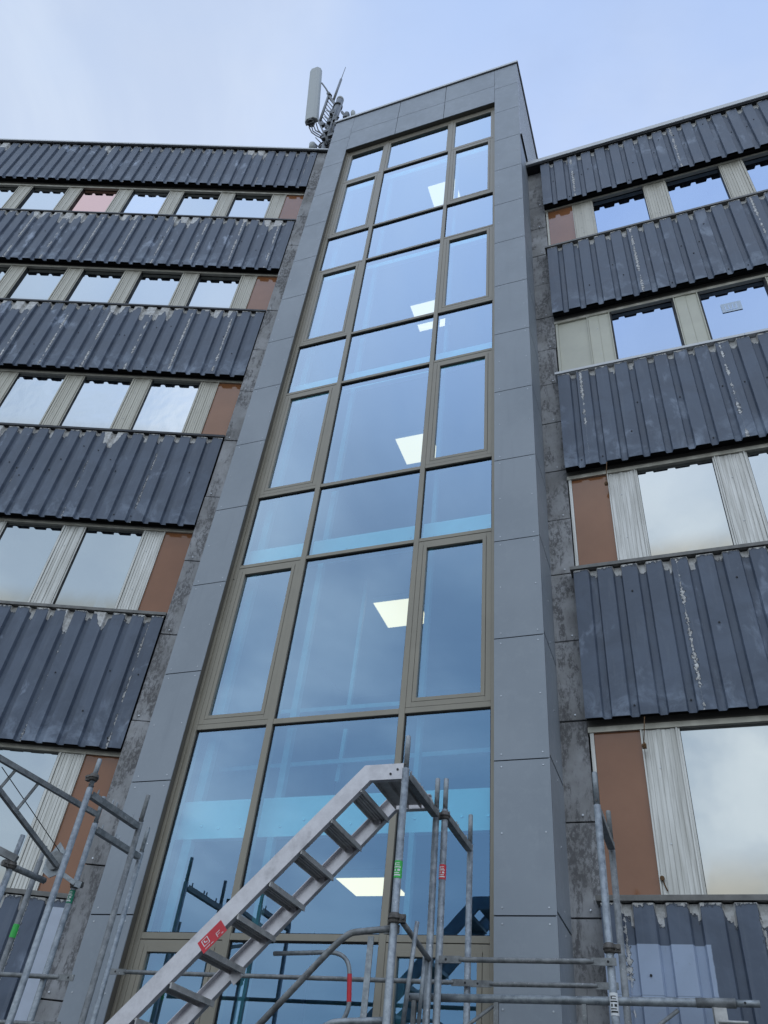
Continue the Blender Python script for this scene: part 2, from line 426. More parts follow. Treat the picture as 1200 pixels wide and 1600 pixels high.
def wing(root, fr, sgn, a_edge, d_rib, d_win, d_pil, a_pil, sills, bots, gtop, roof, brown_w, glass_w, mull_w, n_mod, length, mats, sillm, special, pil_joints, pil_edge=None, pil_t=.05):
    pe = a_edge if pil_edge is None else pil_edge
    # --- pilaster of stacked cement panels
    pj = sorted(pil_joints + [GZ/K, roof-.05])
    for z0, z1 in zip(pj[:-1], pj[1:]):
        b = MB(fr).use('pilaster_cement'); j = random.uniform(-.006, .006)
        b.box(min(pe+sgn*j, a_pil), max(pe+sgn*j, a_pil), d_pil+random.uniform(-.006, .004), d_pil+pil_t, z0+.007, z1-.007)
        b.use('rivet')
        for s_ in (.06,): disc(b, fr, a_edge-sgn*.10+random.uniform(-.02, .02), d_pil-.006, z0+s_, .011)
        b.build('pilaster_panel', root, .003)
    far = a_edge + sgn*length
    lo, hi = min(a_pil, far), max(a_pil, far)
    MB(fr).use('dark_void').box(lo, hi, d_win+.07, d_win+.55, GZ/K, roof-.10).build('core_wall', root)
    MB(fr).use('roof_felt').box(lo, hi, d_win+.55, d_win+9, GZ/K, roof-.16).build('wing_body', root)
    # --- rows
    rows = list(zip(bots, sills, gtop))          # each: bottom of sheet above, sill below, top of glass
    tops = [roof-(.085 if sgn < 0 else .14)] + [s-.055 for s in sills]
    nb = len(bots)
    for i in range(nb+1):
        zt = tops[i]; zb = bots[i] if i < nb else GZ/K+.02
        b = sheet(fr, a_edge, sgn, length, d_rib, zb, zt, 1.0*i*7.3*0+PER*11*i)
        b.use(mats[i % len(mats)]); b.mi = [b.cur]*len(b.f)
        b.use('gasket')
        for k in range(int(length/PER)-1):
            if random.random() < .45:
                a = a_edge+sgn*(k*PER+.160+.0165+.032)
                disc(b, fr, a, d_rib+.045, zb+random.choice([.12, .13, (zt-zb)*.55, (zt-zb)*.52]), .009, .008)
            if random.random() < .3:
                disc(b, fr, a_edge+sgn*(k*PER+.08), d_rib, zb+random.uniform(.4, 1.5), .010, .008)
        b.build('corrugated_sheet', root)
        # packer wall behind the sheet and dark soffit
        MB(fr).use('soffit').box(lo if sgn < 0 else a_edge+.0, hi if sgn > 0 else a_edge, d_rib+.064, d_win+.066, zb+.05, zt-.01).build('apron_backing', root)
    for i, (zb, zs, zg) in enumerate(rows):
        # sill ledge
        b = MB(fr).use(sillm[i % len(sillm)])
        e = a_edge - sgn*(.035 if sgn > 0 else .02)
        step = 2.47
        x = e
        while (x-far)*sgn < 0:
            x1 = x+sgn*step
            b.box(min(x, x1-sgn*.004), max(x, x1-sgn*.004), d_rib-.018, d_win-.003, zs-.045, zs)
            x = x1
        b.build('sill', root, .002)
        # head rail
        b = MB(fr).use('alu_panel'); b.box(lo if sgn < 0 else a_edge+.0, hi if sgn > 0 else a_edge-.0, d_win-.030, d_win+.03, zg, zg+.055)
        b.use('bronze_reveal').box(lo if sgn < 0 else a_edge, hi if sgn > 0 else a_edge, d_win-.012, d_win+.03, zg+.058, zb+.049)
        b.build('head_rail', root)
        sp = special.get(i, {}); po = .040 if i <= 1 else .018
        # end panel beside the pilaster
        a = a_edge + sgn*.015
        j0, j1 = a, a+sgn*.035
        cream = sp.get('cream')
        m_al = 'cream_panel' if cream else ('alu_bright' if i >= len(rows)-3 else 'alu_panel')
        if sgn > 0: MB(fr).use(m_al).box(min(j0, j1), max(j0, j1), d_win-.020, d_win+.03, zs, zg).build('jamb', root)
        else: j1 = a_edge-.0
        p0, p1 = j1+sgn*.002, j1+sgn*brown_w
        MB(fr).use('cream_panel' if cream else 'brown_panel').box(min(p0, p1), max(p0, p1), d_win-.001, d_win+.03, zs+.001, zg-.001).build('infill_panel', root)
        a = p1
        for k in range(n_mod):
            # grooved mullion panel
            b = MB(fr).use(m_al); m0, m1 = a+sgn*.002, a+sgn*mull_w
            l0, l1 = min(m0, m1), max(m0, m1)
            b.box(l0, l1, d_win-.004, d_win+.03, zs+.002, zg-.002)
            for q in (l0, l1-.014): b.box(q, q+.014, d_win-.026, d_win-.0045, zs+.002, zg-.002)
            nf = 7 if not cream else 2
            for q in range(nf):
                w_ = (l1-l0-.04)/nf; x0 = l0+.02+q*w_
                b.box(x0+.002, x0+w_-.003, d_win-.004-(.006 if q % 3 else .011), d_win-.0035, zs+.003, zg-.003)
            b.use('rivet')
            for zz_ in (.3, .75): disc(b, fr, (l0+l1)/2-.03, d_win-.0135, zs+(zg-zs)*zz_, .006, .004)
            b.build('mullion_panel', root)
            g0 = m1; g1 = m1+sgn*glass_w
            # window: frame > pane
            l0, l1 = min(g0, g1)+.001, max(g0, g1)-.001; fw_ = .020
            b = MB(fr).use(m_al if not cream else 'gasket')
            b.box(l0, l0+fw_, d_win-.012, d_win+.055, zs+.001, zg-.001); b.box(l1-fw_, l1, d_win-.012, d_win+.055, zs+.001, zg-.001)
            b.box(l0+fw_, l1-fw_, d_win-.012, d_win+.055, zs+.001, zs+.03)
            b.use('gasket')
            b.box(l0+fw_, l0+fw_+.005, d_win-.006, d_win+.055, zs+.03, zg-.001); b.box(l1-fw_-.005, l1-fw_, d_win-.006, d_win+.055, zs+.03, zg-.001)
            wnd = b.build('window', root)
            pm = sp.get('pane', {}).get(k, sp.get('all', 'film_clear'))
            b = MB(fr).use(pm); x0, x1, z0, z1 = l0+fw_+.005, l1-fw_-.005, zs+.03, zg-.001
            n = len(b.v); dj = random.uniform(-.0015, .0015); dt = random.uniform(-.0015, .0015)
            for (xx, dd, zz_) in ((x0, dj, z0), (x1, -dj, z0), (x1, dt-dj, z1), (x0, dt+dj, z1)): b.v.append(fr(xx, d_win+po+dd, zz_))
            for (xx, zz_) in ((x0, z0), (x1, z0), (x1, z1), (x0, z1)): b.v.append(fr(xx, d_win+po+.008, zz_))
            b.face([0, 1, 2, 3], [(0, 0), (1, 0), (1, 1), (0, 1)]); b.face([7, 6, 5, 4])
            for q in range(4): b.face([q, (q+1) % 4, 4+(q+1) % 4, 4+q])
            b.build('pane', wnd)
            if sp.get('sticker') == k:
                b = MB(fr).use('sticker')
                cx, cz = x0+.42*(x1-x0), z0+(z1-z0)*.66
                b.box(cx-.13, cx+.13, d_win+.030, d_win+.033, cz-.10, cz+.10)
                b.use('film_blue')
                for q in range(4): b.box(cx-.085+q*.048, cx-.075+q*.048, d_win+.0275, d_win+.0295, cz-.05, cz+.05)
                b.box(cx-.085, cx+.069, d_win+.0275, d_win+.0295, cz-.064, cz-.052)
                b.build('sticker', wnd)
            a = g1
    # --- roof edge
    b = MB(fr).use('white_metal'); e = a_pil; x = e
    while (x-far)*sgn < 0:
        x1 = x+sgn*3.0
        b.box(min(x, x1-sgn*.006), max(x, x1-sgn*.006), d_rib-.055, d_rib+.50, roof-(.035 if sgn < 0 else .085), roof+(.02 if sgn < 0 else .035))
        x = x1
    b.use('gasket').box(lo, hi, d_rib-.030, d_rib+.50, roof-(.075 if sgn < 0 else .135), roof-(.036 if sgn < 0 else .086))
    b.build('roof_edge', root)
    MB(fr).use('roof_felt').box(lo, hi, d_rib+.51, d_win+9, roof-.155, roof-.07).build('flat_roof', root)

lw_ = thing('office_wing', LF(-3.5, 8.556, GZ), 'old angled left wing with dark peeling corrugated aprons and mirror windows', 'building')
wing(lw_, LF, -1, -3.47, 8.556, 8.715, 8.575, -2.6, pil_edge=-3.455, pil_t=.19,
     sills=[15.66, 12.30, 8.88, 5.505, 2.065, -1.35], bots=[17.17, 13.745, 10.39, 7.02, 3.637, .26], gtop=[17.01, 13.66, 10.33, 6.97, 3.59, .20],
     roof=18.97, brown_w=.435, glass_w=.895, mull_w=.305, n_mod=6, length=8.2,
     mats=['sheet_worn', 'sheet_flaked', 'sheet_flaked', 'sheet_worn', 'sheet_worn', 'sheet_worn', 'sheet_worn'],
     sillm=['sill_black', 'sill_black', 'sill_black', 'sill_grey', 'sill_grey', 'sill_grey'],
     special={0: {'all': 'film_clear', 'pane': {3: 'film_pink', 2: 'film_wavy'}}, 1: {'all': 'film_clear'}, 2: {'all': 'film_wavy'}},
     pil_joints=[17.09, 15.84, 14.66, 13.5, 12.33, 11.13, 10.0, 8.8, 7.59, 6.39, 5.2, 4.0, 2.37, 1.15, -.1])
# pale board at the end of the lowest visible apron of the left wing
MB(LF).use('pale_board').box(-3.66, -3.475, 8.535, 8.553, .3, 1.93).build('end_board', lw_)
# the lower edge of the sheet above throws no board elsewhere

rw_ = thing('office_wing', RF(-.8, 7.156, GZ), 'old right wing with dark corrugated aprons and one row of cream window surrounds', 'building')
wing(rw_, RF, 1, -.835, 7.156, 7.312, 7.302, -1.2,
     sills=[12.30, 8.95, 5.52, 2.085, -1.33], bots=[13.745, 10.40, 7.08, 3.685, .28], gtop=[13.70, 10.275, 6.985, 3.597, .22],
     roof=15.43, brown_w=.43, glass_w=.90, mull_w=.335, n_mod=4, length=5.9,
     mats=['sheet_plain', 'sheet_plain', 'sheet_plain', 'sheet_plain', 'sheet_bleached'],
     sillm=['sill_grey', 'sill_white', 'sill_grey', 'sill_grey'],
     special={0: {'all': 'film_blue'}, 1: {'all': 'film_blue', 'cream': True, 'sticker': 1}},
     pil_joints=[14.72, 13.98, 13.215, 12.33, 11.45, 10.52, 9.71, 8.91, 8.1, 7.19, 6.37, 5.55, 4.66, 3.74, 2.75, 1.95, .9, -.2])

# ------------------------------------------------------------------ stair tower
TX0, TX1 = -5.535, -1.117; IX0, IX1 = -5.05, -1.622; TY = 6.70; TZ = 19.53; SOF = 17.79
tw = thing('stair_tower', (-3.3, 6.7, 0), 'tall grey panelled stair tower with blue curtain glazing between the two wings', 'building')
jz = [GZ, -.76, .52, 1.805, 3.097, 4.39, 5.665, 6.945, 8.24, 9.52, 10.76, 12.03, 13.30, 14.60, 15.87, 17.19, 18.45, TZ]
gp = .005
b = MB(); rv = []
for x0, x1 in ((TX0, IX0), (IX1, TX1)):
    for z0, z1 in zip(jz[:-1], jz[1:]):
        b.use('panel_grey').box(x0, x1, TY, TY+.012, z0+gp, z1-gp)
        b.use('rivet')
        for zz_ in (z0+.06, z1-.06, (z0+z1)/2):
            for xx in (x0+.07, x1-.06): disc(b, WF, xx, TY, zz_, .0075, .004)
xs = [IX0, -3.88, -2.76, IX1]
for x0, x1 in zip(xs[:-1], xs[1:]):
    for z0, z1 in ((SOF, 18.65), (18.65, TZ)):
        b.use('panel_grey').box(x0+gp, x1-gp, TY, TY+.012, z0+(gp if z0 > SOF else 0), z1-gp)
b.build('front_cladding', tw, .0015)
b = MB().use('panel_grey')
for z0, z1 in zip(jz[:-1], jz[1:]):
    if z1 > 16.2: z1 = 15.85
    if z0 >= 15.8: break
    b.use('panel_grey').box(TX1-.012, TX1, TY+.004, 7.46, z0+.041, z1+.019)
    b.use('rivet')
for z0 in jz[1:13]:
    for zz_ in (z0-.06, z0+.12, z0+.64):
        n = len(b.v); b.box(TX1, TX1+.004, 7.06, 7.075, zz_, zz_+.015)
b.build('side_cladding', tw)
b = MB()
z0 = 15.95
while z0 < TZ-.1:
    b.use('white_metal').box(TX1-.012, TX1+.0, TY+.004, 12.4, z0, z0+.20)
    b.use('gasket').box(TX1-.011, TX1+.003, TY+.05, 12.39, z0+.207, z0+.226)
    z0 += .235
b.use('gasket').box(TX1-.02, TX1+.035, TY+.03, 12.4, 15.885, 15.93)
b.build('upper_side_cladding', tw)
# cores behind the cladding (dark joints)
MB().use('dark_void').box(TX0+.01, IX0-.012, TY+.02, 12.4, GZ, TZ-.05).build('core_wall', tw)
MB().use('dark_void').box(IX1+.012, TX1-.02, TY+.02, 12.4, GZ, TZ-.05).build('core_wall', tw)
MB().use('dark_void').box(IX0-.012, IX1+.012, TY+.02, 7.0, SOF+.016, TZ-.05).build('core_wall', tw)
MB().use('roof_felt').box(IX0-.012, IX1+.012, 7.0, 12.4, 18.6, TZ-.05).build('tower_roof', tw)
MB().use('panel_grey').box(TX0-.002, TX0+.009, TY+.004, 12.4, GZ, TZ-.02).build('left_cladding', tw)
b = MB().use('bronze_reveal')
b.box(IX0-.011, IX0, TY+.013, 6.90, GZ, SOF+.002); b.box(IX1, IX1+.011, TY+.013, 6.90, GZ, SOF+.002)
b.box(IX0-.011, IX1+.011, TY+.013, 6.90, SOF+.003, SOF+.015)
b.build('reveal', tw)
b = MB().use('white_metal').box(TX0-.03, TX1+.03, TY-.03, TY+.3, TZ+.02, TZ+.10)
b.box(TX1-.2, TX1+.032, TY+.301, 12.4, TZ+.036, TZ+.084)
b.use('gasket').box(TX0-.01, TX1+.012, TY-.008, 12.39, TZ-.01, TZ+.019)
b.build('coping', tw)

# curtain wall: mullions, transoms, windows
m_ = [(-5.05, -4.968), (-4.104, -4.033), (-2.619, -2.556), (-1.676, -1.622)]
tr_ = dict(base=(-1.69, -1.60), I=(1.627, 1.682), H=(3.697, 3.757), G=(5.917, 5.967), F=(7.145, 7.20), E=(9.322, 9.372), D=(10.575, 10.63), C=(12.82, 12.87), B=(14.035, 14.09), A=(16.303, 16.35), T=(17.66, 17.788))
for i, (a0, a1) in enumerate(m_):
    b = MB().use('bronze_frame').box(a0, a1, 6.795, 6.93, -1.69, SOF)
    if i in (0, 3):
        b.box(*( (a0, a0+.03) if i == 0 else (a1-.02, a1) ), 6.775, 6.7945, -1.69, SOF)
        b.use('gasket')
        for z in (1.0, 5.75, 9.9): disc(b, WF, a0+.045, 6.795, z, .008)
    b.build('mullion', tw, .003)
cols = [(m_[0][1], m_[1][0]), (m_[1][1], m_[2][0]), (m_[2][1], m_[3][0])]
keys = list(tr_)
for n_, k in enumerate(keys):
    for ci, (x0, x1) in enumerate(cols):
        z0, z1 = tr_[k]
        MB().use('bronze_frame').box(x0+.0005, x1-.0005, 6.798, 6.925, z0, z1).build('transom', tw, .003)
opener_rows = {('base', 'I'), ('H', 'G'), ('F', 'E'), ('D', 'C'), ('B', 'A')}
for k0, k1 in zip(keys[:-1], keys[1:]):
    for ci, (x0, x1) in enumerate(cols):
        z0, z1 = tr_[k0][1], tr_[k1][0]
        x0_, x1_ = x0, x1
        fy = 6.80
        if (k0, k1) in opener_rows and ci != 1:
            f1, f2 = .058, .104
            b = MB().use('bronze_frame')
            def ring(b, xa, xb, za, zb, t, y0, y1):
                b.box(xa, xa+t, y0, y1, za, zb); b.box(xb-t, xb, y0, y1, za, zb)
                b.box(xa+t, xb-t, y0, y1, za, za+t); b.box(xa+t, xb-t, y0, y1, zb-t, zb)
            ring(b, x0+.001, x1-.001, z0+.003, z1-.006, f1, fy, fy+.08)
            b.use('gasket'); ring(b, x0+f1, x1-f1, z0+f1, z1-f1, .006, fy+.012, fy+.06)
            b.use('bronze_frame'); ring(b, x0+f1+.005, x1-f1-.005, z0+f1+.005, z1-f1-.005, .042, fy-.002, fy+.05)
            gx0, gx1, gz0, gz1 = x0+f2, x1-f2, z0+f2, z1-f2
            wnd = b.build('window', tw, .002)
        elif (k0, k1) == ('A', 'T'):
            b = MB().use('bronze_frame'); f2 = .05
            ring(b, x0+.001, x1-.001, z0+.001, z1-.001, f2, fy+.002, fy+.06); gx0, gx1, gz0, gz1 = x0+f2, x1-f2, z0+f2, z1-f2
            wnd = b.build('window', tw, .002)
        else:
            b = MB().use('gasket'); f2 = .010
            ring(b, x0+.0005, x1-.0005, z0+.0005, z1-.0005, f2, fy+.022, fy+.06); gx0, gx1, gz0, gz1 = x0+f2, x1-f2, z0+f2, z1-f2
            wnd = b.build('window', tw)
        b = MB().use('tower_glass'); yy = 6.832; j = random.uniform(-.0012, .0012); j2 = random.uniform(-.0012, .0012)
        for xx, zz_, dy in ((gx0, gz0, j), (gx1, gz0, -j), (gx1, gz1, j2-j), (gx0, gz1, j2+j)): b.v.append(WF(xx, yy+dy, zz_))
        b.face([0, 1, 2, 3]); b.build('pane', wnd)

# inside of the tower: floor slabs with white edge beams, back wall, bars imitating jamb reflections, handrails
slabs = [(2.60, 2.99), (6.04, 6.385), (9.43, 9.82), (12.88, 13.26), (16.34, 16.70)]
for i, (z0, z1) in enumerate(slabs):
    b = MB().use('slab_white').box(-5.03, -1.64, 7.02, 7.10, z0, z1)
    b.use('rivet')
    for x in (-4.75, -4.55, -4.3, -3.85, -3.6, -3.1, -2.75, -2.45, -2.0, -1.75):
        disc(b, WF, x, 7.02, z0+.10+random.choice([0, .03, .06]), .014, .01)
    b.build('floor_beam', tw)
    MB().use('interior_wall').box(-5.03, -1.64, 7.11, 10.6, z0+.06, z1-.02).build('floor_slab', tw)
MB().use('interior_wall').box(-5.03, -1.64, 10.65, 10.75, GZ, 18.5).build('back_wall', tw)
b = MB().use('interior_wall').box(-5.035, -5.02, 7.11, 10.6, GZ, 18.5); b.box(-1.65, -1.64, 7.11, 10.6, GZ, 18.5); b.build('inner_lining', tw)
for i in range(5):
    z0 = [-.05, 2.99, 6.385, 9.82, 13.26][i]; z1 = [2.6, 6.04, 9.43, 12.88, 16.34][i]  # pale bars added to stand in for jamb reflections beside the mullions
    MB().use('pale_bar_paint').box(-4.93, -4.83, 7.02, 7.10, z0, z1).build('jamb_reflection_bar', tw)
    MB().use('pale_bar_paint').box(-3.97, -3.90, 7.02, 7.10, z0, z1).build('jamb_reflection_bar', tw)
    MB().use('pale_bar_paint').box(-2.50, -2.45, 7.02, 7.10, z0, z1).build('jamb_reflection_bar', tw)
for q0, q1 in (((575, 895), (545, 1108)), ((541, 1140), (527, 1222))):
    p0, p1 = at(*q0, 7.6), at(*q1, 7.6)
    MB().use('pale_bar_paint').bar(p0, p1, .045, .045, (0, 1, 0)).build('inner_brace', tw)
for q0, q1 in (((440, 1113), (766, 1090)), ((330, 1205), (766, 1172))):
    p0, p1 = at(*q0, 7.5), at(*q1, 7.5)
    MB().use('pale_bar_paint').bar(p0, p1, .03, .05).build('inner_rail', tw)
lamp_spots = [(-3.70, 8.18, 2.60), (-3.58, 8.0, 6.04), (-3.63, 8.18, 9.43), (-3.56, 7.97, 12.88), (-3.24, 7.40, 16.34)]
names = ['lit square ceiling lamp behind the ground floor glass beneath the aluminium stairs', 'lit square ceiling lamp behind the glass just above the stair top',
         'lit square ceiling lamp behind the glass, third lamp up the tower', 'lit square ceiling lamp behind the glass, fourth lamp up the tower', 'lit square ceiling lamp near the top of the tower glazing']
for (x, y, z), nm in zip(lamp_spots, names):
    L_ = thing('ceiling_lamp', WF(x+.3, y+.3, z-.05), nm, 'ceiling lamp', 'ceiling lamps inside the stair tower')
    MB().use('white_metal').box(x-.015, x+.615, y-.015, y+.615, z-.03, z+.05).build('housing', L_)
    MB().use('ceiling_lamp').box(x, x+.60, y, y+.60, z-.036, z-.0305).build('diffuser', L_)
for (q0, q1) in (((655, 513), (676, 511)), ((686, 508), (701, 502))):
    p0, p1 = at(*q0, 8.4), at(*q1, 8.4)
    o = MB().use('ceiling_lamp').bar(p0, p1, .03, .05).build('strip_lamp')
    tag(o, 'short lit strip lamp seen through the tower glass, ' + ('left one, left of the right mullion' if q0[0] < 670 else 'right one, right of the right mullion'), 'strip lamp', 'strip lamps inside the stair tower')

# hooks hanging against the right wing
for k, (qa, qb, lab) in enumerate((((1007, 1120), (1006, 1160), 'rusty hook on a rod below the apron beside the bottom brown panel'),
                              ((948, 722), (947, 752), 'small dark hook below the apron beside the brown panel of the row above'))):
    Y = 7.28*K; p0, p1 = at(*qa, Y-.12), at(*qb, Y-.09)
    b = MB().use('rust_hook').tube([p0, p1], .0045, 8)
    b.tube([p1, p1+Vector((.012, -.004, -.03)), p1+Vector((-.004, 0, -.06)), p1+Vector((-.018, 0, -.035)), p1+Vector((0, 0, -.015))], .009, 8)
    b.box(p1.x-.02, p1.x+.02, p1.y+.002, p1.y+.02, p1.z-H0-.055, p1.z-H0-.01)
    tag(b.build('wall_hook'), lab, 'hook')
p = at(1035, 1373, 7.28*K)
b = MB().use('rust_hook'); disc(b, WF, p.x, p.y, p.z-H0, .02, .02); b.tube([p, p+Vector((.015, -.005, -.06)), p+Vector((.03, -.004, -.10))], .006, 6)
tag(b.build('wall_bracket'), 'small rusty bracket low on the mullion beside the bottom brown panel', 'bracket')

# ------------------------------------------------------------------ scaffolding
RT = .0242
def clamp(b, c, axis, r=RT):
    """tube coupler around a standard at c"""
    c = Vector(c)
    b.use('coupler_steel').tube([c-Vector((0, 0, .030)), c-Vector((0, 0, .022)), c+Vector((0, 0, .022)), c+Vector((0, 0, .030))], [r+.004, r+.011, r+.011, r+.004], 16)
    b.tube([c-Vector((0, 0, .008)), c+Vector((0, 0, .008))], r+.016, 16)
    ax = Vector(axis).normalized()
    b.bar(c+ax*(r+.004), c+ax*(r+.045), .036, .045)
    sd_ = ax.cross(Vector((0, 0, 1)))
    b.tube([c+ax*(r+.03)-sd_*.035, c+ax*(r+.03)+sd_*.045], .008, 8)
    b.tube([c+ax*(r+.03)+sd_*.03, c+ax*(r+.03)+sd_*.048], .014, 6)

def frame_unit(x, y0, y1, ztop, label, x2=None, mats=('galvanised', 'galvanised'), tz=None):
    """two standards with spigots joined by a U transom carrying pins, running into the picture"""
    x2 = x if x2 is None else x2
    t = thing('scaffold_frame', (x, (y0+y1)/2, 0), label, 'scaffold frame', 'scaffold frames in front of the tower')  # one scaffold frame: its standards and the transoms between them
    for xx, yy, mm in ((x, y0, mats[0]), (x2, y1, mats[1])):
        b = MB().use(mm)
        b.tube([WF(xx, yy, GZ+.02), WF(xx, yy, ztop-.24)], RT, 18)
        b.tube([WF(xx, yy, ztop-.24), WF(xx, yy, ztop-.006), WF(xx, yy, ztop)], [.0185, .0185, .0165], 16)
        b.use('coupler_steel').tube([WF(xx, yy-.028, ztop-.215), WF(xx, yy+.03, ztop-.215)], .007, 8)
        b.use('galvanised').box(xx-.07, xx+.07, yy-.07, yy+.07, GZ+.0, GZ+.01)
        b.build('standard', t)
    b = MB().use('galvanised_old'); z = (ztop-.28) if tz is None else tz
    p0, p1 = WF(x, y0+.026, z), WF(x2, y1-.026, z)
    b.bar(p0-Vector((0, 0, .024)), p1-Vector((0, 0, .024)), .050, .004)
    for s_ in (-1, 1): b.bar(p0+Vector((s_*.0235, 0, .0)), p1+Vector((s_*.0235, 0, .0)), .004, .046)
    b.use('galvanised')
    for f in (.12, .42, .5, .86):
        q = p0.lerp(p1, f); b.tube([q+Vector((.0, 0, -.02)), q+Vector((0, 0, .062)), q+Vector((0, 0, .070))], [.0075, .0075, .004], 8)
    b.build('transom', t)
    for zz in (ztop-.28-2.0,):
        if zz > GZ:
            MB().use('galvanised_old').bar(WF(x, y0+.026, zz), WF(x2, y1-.026, zz), .050, .050).build('transom', t)
    return t
F1 = frame_unit(-4.45, 4.93, 5.66, 2.49, 'left scaffold frame whose near post tops out highest, against the brown panel', mats=('galvanised', 'galvanised_old'))
F2 = frame_unit(-4.93, 5.67, 6.41, 2.50, 'left scaffold frame set behind, carrying the hoist bracket and close to the tower edge', mats=('galvanised', 'galvanised'))
F3 = frame_unit(-1.81, 4.93, 5.66, 2.50, 'scaffold frame holding up the head of the aluminium stairs, green tag on its post', mats=('galvanised', 'galvanised'))
F4 = frame_unit(-1.745, 5.67, 6.40, 2.50, 'scaffold frame just right of the stair head, red tag on its post', mats=('galvanised', 'galvanised'))
F5 = frame_unit(-.628, 5.67, 6.40, 2.49, 'rightmost scaffold frame in front of the lowest brown panel', mats=('galvanised', 'galvanised_old'))

def sleeve(root, q, Y, length, m, marks=True, r=RT):
    """a self adhesive tag wrapped round a standard"""
    c = at(*q, Y); x_, y_ = {F1: (-4.45, 4.93), F2: (-4.93, 5.67), F3: (-1.81, 4.93), F4: (-1.745, 5.67), F5: (-.628, 5.67)}[root] if root in (F1, F2, F3, F4, F5) else (c.x, c.y)
    b = MB().use(m); p = Vector((x_, y_, c.z)); n = 16; r0 = r+.0012
    for z in (0, length):
        for k in range(n+1):
            a = -math.pi + math.pi*1.15*k/n - .2; b.v.append(p+Vector((r0*math.cos(a), r0*math.sin(a), z)))
    for k in range(n): b.face([k, k+1, n+2+k, n+1+k], smooth=True)
    if marks:
        b.use('white_tag' if m != 'white_tag' else 'gasket')
        for f0, f1, a0, a1 in ((.12, .20, .25, .8), (.26, .31, .25, .7), (.38, .50, .3, .42), (.38, .50, .55, .75), (.58, .64, .25, .8), (.70, .86, .3, .4), (.70, .74, .42, .7), (.82, .86, .42, .7)):
            s0 = len(b.v); N = 4
            for z in (f0*length, f1*length):
                for k in range(N+1):
                    a = -math.pi + math.pi*(a0+(a1-a0)*k/N); rr = r0+.0012; b.v.append(p+Vector((rr*math.cos(a), rr*math.sin(a), z)))
            for k in range(N): b.face([s0+k, s0+k+1, s0+N+2+k, s0+N+1+k])
    b.build('tag_sleeve', root)
sleeve(F3, (625, 1373), 4.93, .105, 'green_tag')
sleeve(F4, (692, 1375), 5.67, .10, 'red_tag')
sleeve(F5, (962, 1588), 5.67, .12, 'white_tag')
sleeve(F2, (107, 1412), 5.67, .10, 'deep_green_tag')
for root, q, x_, y_, ax in ((F3, (624, 1435), -1.81, 4.93, (1, .2, 0)), (F4, (693, 1275), -1.745, 5.67, (-1, 0, 0)), (F5, (955, 1482), -.628, 5.67, (1, .1, 0)), (F2, (128, 1382), -4.93, 5.67, (1, .1, 0)), (F1, (147, 1215), -4.45, 4.93, (-1, .1, 0))):
    c = at(*q, y_); b = MB(); clamp(b, (x_, y_, c.z), ax); b.build('coupler', root)

def rail(p0, p1, label, r=.0165, flat=True, m='galvanised_old', cat='scaffold tube', group='scaffold guard rails', name='guard_rail'):
    p0, p1 = Vector(p0), Vector(p1); t = (p1-p0).normalized(); b = MB().use(m)
    if flat:
        b.tube([p0+t*.12, p0+t*.16, p1-t*.16, p1-t*.12], [r*.75, r, r, r*.75], 14)
        for e, s_ in ((p0, 1), (p1, -1)):
            b.bar(e-t*s_*.02, e+t*s_*.135, .008, .044)
            b.use('gasket').tube([e+t*s_*.03+Vector((0, -.006, 0)), e+t*s_*.03+Vector((0, .006, 0))], .008, 8); b.use(m)
    else:
        b.tube([p0, p1], r, 16)
    return tag(b.build(name), label, cat, group)
rail(at(690, 1499, 5.64), at(958, 1503, 5.64), 'grey guard rail with flattened ends, upper one right of the stairs')
rail(at(740, 1537, 6.37), at(962, 1541, 6.37), 'grey guard rail just under the upper one right of the stairs', m='galvanised_old')
rail(at(176, 1518, 6.37), at(733, 1536, 6.37), 'long guard rail running behind the aluminium stairs across the glass', m='galvanised_old')
rail(at(629, 1441, 4.96), at(671, 1500, 5.66), 'short diagonal tube between the green tagged post and the post behind it', r=.017, flat=False)
# lattice girder whose upper chord sticks out to the right
gz = at(640, 1558, 5.72); ge = at(1190, 1568, 5.72); ge.z = gz.z + (ge.z-gz.z)*.5; 
gz = at(634, 1558, 5.72); ge = at(1150, 1568, 5.72); t = (ge-gz).normalized()
b = MB().use('galvanised'); b.tube([gz, ge], RT, 18); b.use('galvanised_old').tube([ge-t*.22, ge], RT+.002, 18)
b.use('galvanised').tube([ge, ge+t*.13], .0195, 16)
b.use('gasket').tube([gz+t*.03+Vector((0, -.0255, 0)), gz+t*.03+Vector((0, .0255, 0))], .008, 8)
b.tube([ge+t*.05+Vector((0, -.021, 0)), ge+t*.05+Vector((0, .021, 0))], .007, 8)
gr = thing('lattice_girder', tuple(gz), 'thick galvanised lattice girder at the bottom, its tube end jutting right', 'scaffold girder')
b.build('upper_chord', gr)
b = MB().use('galvanised'); b.tube([gz+Vector((0, 0, -.40)), ge+Vector((0, 0, -.40))], RT, 16); b.build('lower_chord', gr)
for f in (.03, .30, .57, .94):
    q = gz.lerp(ge, f); MB().use('galvanised_old').bar(q-Vector((0, 0, .02)), q-Vector((0, 0, .38)), .028, .028, (0, 1, 0)).build('strut', gr)
for f in (.05, .60):
    MB().use('galvanised_old').tube([gz.lerp(ge, f)-Vector((0, 0, .36)), gz.lerp(ge, f+.24)-Vector((0, 0, .04))], .011, 8).build('brace', gr)
q = gz.lerp(ge, .955); b = MB().use('aluminium_dull').box(q.x-.035, q.x+.035, q.y-.03, q.y+.03, q.z-H0-.16, q.z-H0-.028)
b.tube([q+Vector((-.02, -.04, -.10)), q+Vector((.14, -.04, -.10))], .008, 8); b.build('lock_bracket', gr)

